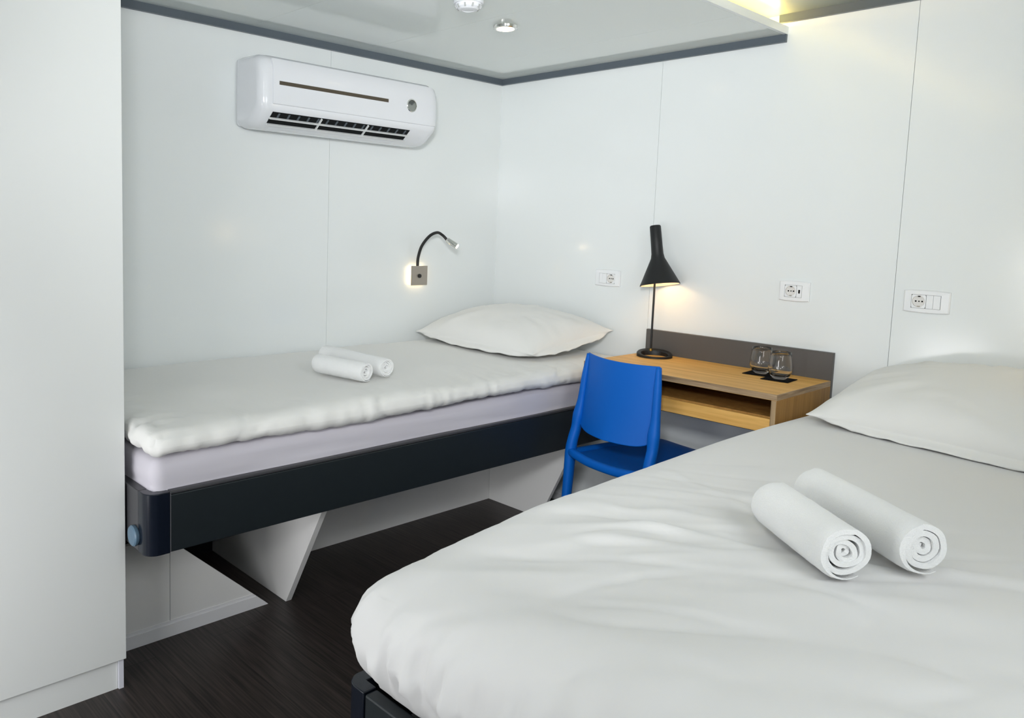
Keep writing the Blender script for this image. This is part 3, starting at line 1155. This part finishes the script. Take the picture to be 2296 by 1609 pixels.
v, f = lathe([(0.0, HL + 0.0002), (0.0105, HL + 0.0002), (0.0095, HL + 0.003), (0.0, HL + 0.005)], 22)
link('lens', xf(v, HM), f, m_warm_tip, rl, True, auto=50)

# ------------------------------------------------------------------ air conditioner
ac = empty('air_conditioner', (0, -1.06, 1.665), 'white split air conditioner unit on the left wall above the single bed', 'air conditioner')
PROF = [(0.028, 1.930), (0.120, 1.927), (0.160, 1.920), (0.182, 1.903), (0.193, 1.880), (0.197, 1.850), (0.199, 1.780), (0.199, 1.745), (0.196, 1.728), (0.1900, 1.7145),
        (0.1405, 1.6728), (0.122, 1.662), (0.090, 1.657), (0.028, 1.660)]
ya, yb = -1.505, -0.612
st = []
for k_ in range(9):
    a = PI / 2 * k_ / 8
    st.append((ya + 0.045 * (1 - math.cos(a)), math.sin(a)))
for k_ in range(1, 12):
    st.append((ya + 0.045 + (yb - ya - 0.10) * k_ / 12, 1.0))
for k_ in range(9):
    a = PI / 2 * k_ / 8
    st.append((yb - 0.055 * (1 - math.sin(a)), math.cos(a)))
v, f = [], []
n = len(PROF)
for y_, e_ in st:
    ins = 0.034 * (1 - e_)
    for x_, z_ in PROF:
        zc_ = 1.795
        sz = (0.136 - ins) / 0.136
        v.append((0.028 + (x_ - 0.028) * (0.172 - ins) / 0.172 if x_ > 0.03 else x_, y_, zc_ + (z_ - zc_) * sz))
for i in range(len(st) - 1):
    for k_ in range(n):
        f.append((i * n + k_, i * n + (k_ + 1) % n, (i + 1) * n + (k_ + 1) % n, (i + 1) * n + k_))
f.append(tuple(range(n)))
f.append(tuple((len(st) - 1) * n + k_ for k_ in range(n))[::-1])
link('casing', v, f, m_ac, ac, True, auto=38)
b = MB()
b.box((0.0005, ya + 0.006, 1.668), (0.029, yb - 0.01, 1.922))
bevel(b.build('back_plate', m_ac, ac), 0.013, 4)
# front cover panel, a shallow lip standing on the casing
CV = [(0.1930, 1.738), (0.2035, 1.7425), (0.2035, 1.850), (0.2005, 1.882), (0.188, 1.908), (0.181, 1.906), (0.188, 1.88), (0.190, 1.85)]
v, f = [], []
n = len(CV)
cst = [(ya + 0.05, 0.86), (ya + 0.052, 0.97), (ya + 0.056, 1.0)] + [t_ for t_ in st if t_[0] > ya + 0.06 and t_[0] < yb - 0.0005]
for y_, e_ in cst:
    ins = 0.034 * (1 - e_)
    sz = (0.136 - ins) / 0.136
    for x_, z_ in CV:
        v.append((0.028 + (x_ - 0.028) * (0.172 - ins) / 0.172, y_, 1.795 + (z_ - 1.795) * sz))
for i in range(len(cst) - 1):
    for k_ in range(n):
        f.append((i * n + k_, i * n + (k_ + 1) % n, (i + 1) * n + (k_ + 1) % n, (i + 1) * n + k_))
f.append(tuple(range(n)))
f.append(tuple((len(cst) - 1) * n + k_ for k_ in range(n))[::-1])
link('front_cover', v, f, m_ac, ac, True, auto=38)
b = MB()
b.box((0.2032, -1.4285, 1.8125), (0.2042, -0.905, 1.8265))
bevel(b.build('accent_strip', m_ac_line, ac), 0.002)
v, f = lathe([(0.0, 0.0), (0.0235, 0.0), (0.0235, 0.002), (0.0, 0.0025)], 32)
disp_ = link('display', xf(v, frame_to((1, 0, 0), (0.2036, -0.778, 1.815))), f, m_mirror, ac, True, auto=40)
v, f = lathe([(0.0235, 0.0), (0.0275, 0.0), (0.0275, 0.002), (0.0255, 0.0036), (0.0235, 0.003)], 32, cap=False)
link('display_ring', xf(v, frame_to((1, 0, 0), (0.2036, -0.778, 1.815))), f, m_chrome, disp_, True, auto=40)
# outlet on the slanted underside: dark opening, vanes and dividers
oa, ob = Vector((0.1900, 0, 1.7145)), Vector((0.1405, 0, 1.6728))
nn_ = Vector((ob.z - oa.z, 0, -(ob.x - oa.x))).normalized()
if nn_.x < 0:
    nn_ = -nn_
b = MB()
la, lb = -1.447, -0.772


def slant(t, off):
    p = oa + (ob - oa) * t + nn_ * off
    return (p.x, p.z)


b.prism([slant(0.02, -0.004), slant(0.02, 0.0012), slant(0.95, 0.0012), slant(0.95, -0.004)], 1, la, lb)
out = b.build('air_outlet', m_dark, ac)
for t0 in (0.44, 0.92):
    b = MB()
    b.prism([slant(t0, 0.001), slant(t0 - 0.02, 0.010), slant(t0 + 0.05, 0.010), slant(t0 + 0.07, 0.001)], 1, la - 0.004, lb + 0.004)
    b.build('vane', m_vane, out)
for ky in (-1.228, -0.998):
    b = MB()
    b.prism([slant(0.04, 0.001), slant(0.04, 0.008), slant(0.95, 0.008), slant(0.95, 0.001)], 1, ky - 0.0025, ky + 0.0025)
    b.build('divider', m_vane, out)
for i in range(15):
    ky = la + 0.03 + i * 0.0445
    b = MB()
    b.prism([slant(0.08, 0.001), slant(0.08, 0.003), slant(0.40, 0.003), slant(0.40, 0.001)], 1, ky - 0.004, ky + 0.004)
    b.build('inner_fin', m_trim, out)

# ------------------------------------------------------------------ ceiling fittings
dl = empty('ceiling_downlight', (0.738, -0.79, ZC), 'small round chrome ceiling spotlight glowing warm near the back corner', 'ceiling light')
v, f = lathe([(0.028, 0.0), (0.044, 0.0), (0.046, -0.003), (0.045, -0.011), (0.041, -0.014), (0.030, -0.013), (0.028, -0.010)], 40, cap=False)
link('ring', [Vector(p) + Vector((0.738, -0.79, ZC - 0.0005)) for p in v], f, m_chrome, dl, True, auto=40)
v, f = lathe([(0.0, -0.0165), (0.020, -0.016), (0.0325, -0.0135), (0.0325, -0.0125), (0.0, -0.0125)], 40)
link('lens', [Vector(p) + Vector((0.738, -0.79, ZC - 0.001)) for p in v], f, m_down, dl)

sd = empty('smoke_detector', (0.868, -1.115, ZC), 'round white smoke detector on the lowered ceiling at the top edge', 'smoke detector')
v, f = lathe([(0.0, -0.0005), (0.050, -0.0005), (0.050, -0.010), (0.047, -0.013), (0.0, -0.013)], 40)
link('base', [Vector(p) + Vector((0.868, -1.115, ZC)) for p in v], f, m_smoke, sd, True, auto=35)
v, f = lathe([(0.0, -0.013), (0.043, -0.013), (0.040, -0.024), (0.031, -0.032), (0.020, -0.034), (0.019, -0.0325), (0.0, -0.0325)], 40)
hd = link('head', [Vector(p) + Vector((0.868, -1.115, ZC)) for p in v], f, m_smoke, sd, True, auto=30)
for i in range(10):
    a = 2 * PI * i / 10 + 0.2
    b = MB()
    b.box((0.0385, -0.0025, -0.029), (0.0435, 0.0025, -0.017))
    R = Matrix.Translation((0.868, -1.115, ZC)) @ Matrix.Rotation(a, 4, 'Z') @ Matrix.Translation((0.039, 0, -0.027)) @ Matrix.Rotation(math.radians(28), 4, 'Y') @ Matrix.Translation((-0.0412, 0, 0.027))
    b.v = xf(b.v, R)
    b.build('vent_slot', m_joint, hd)
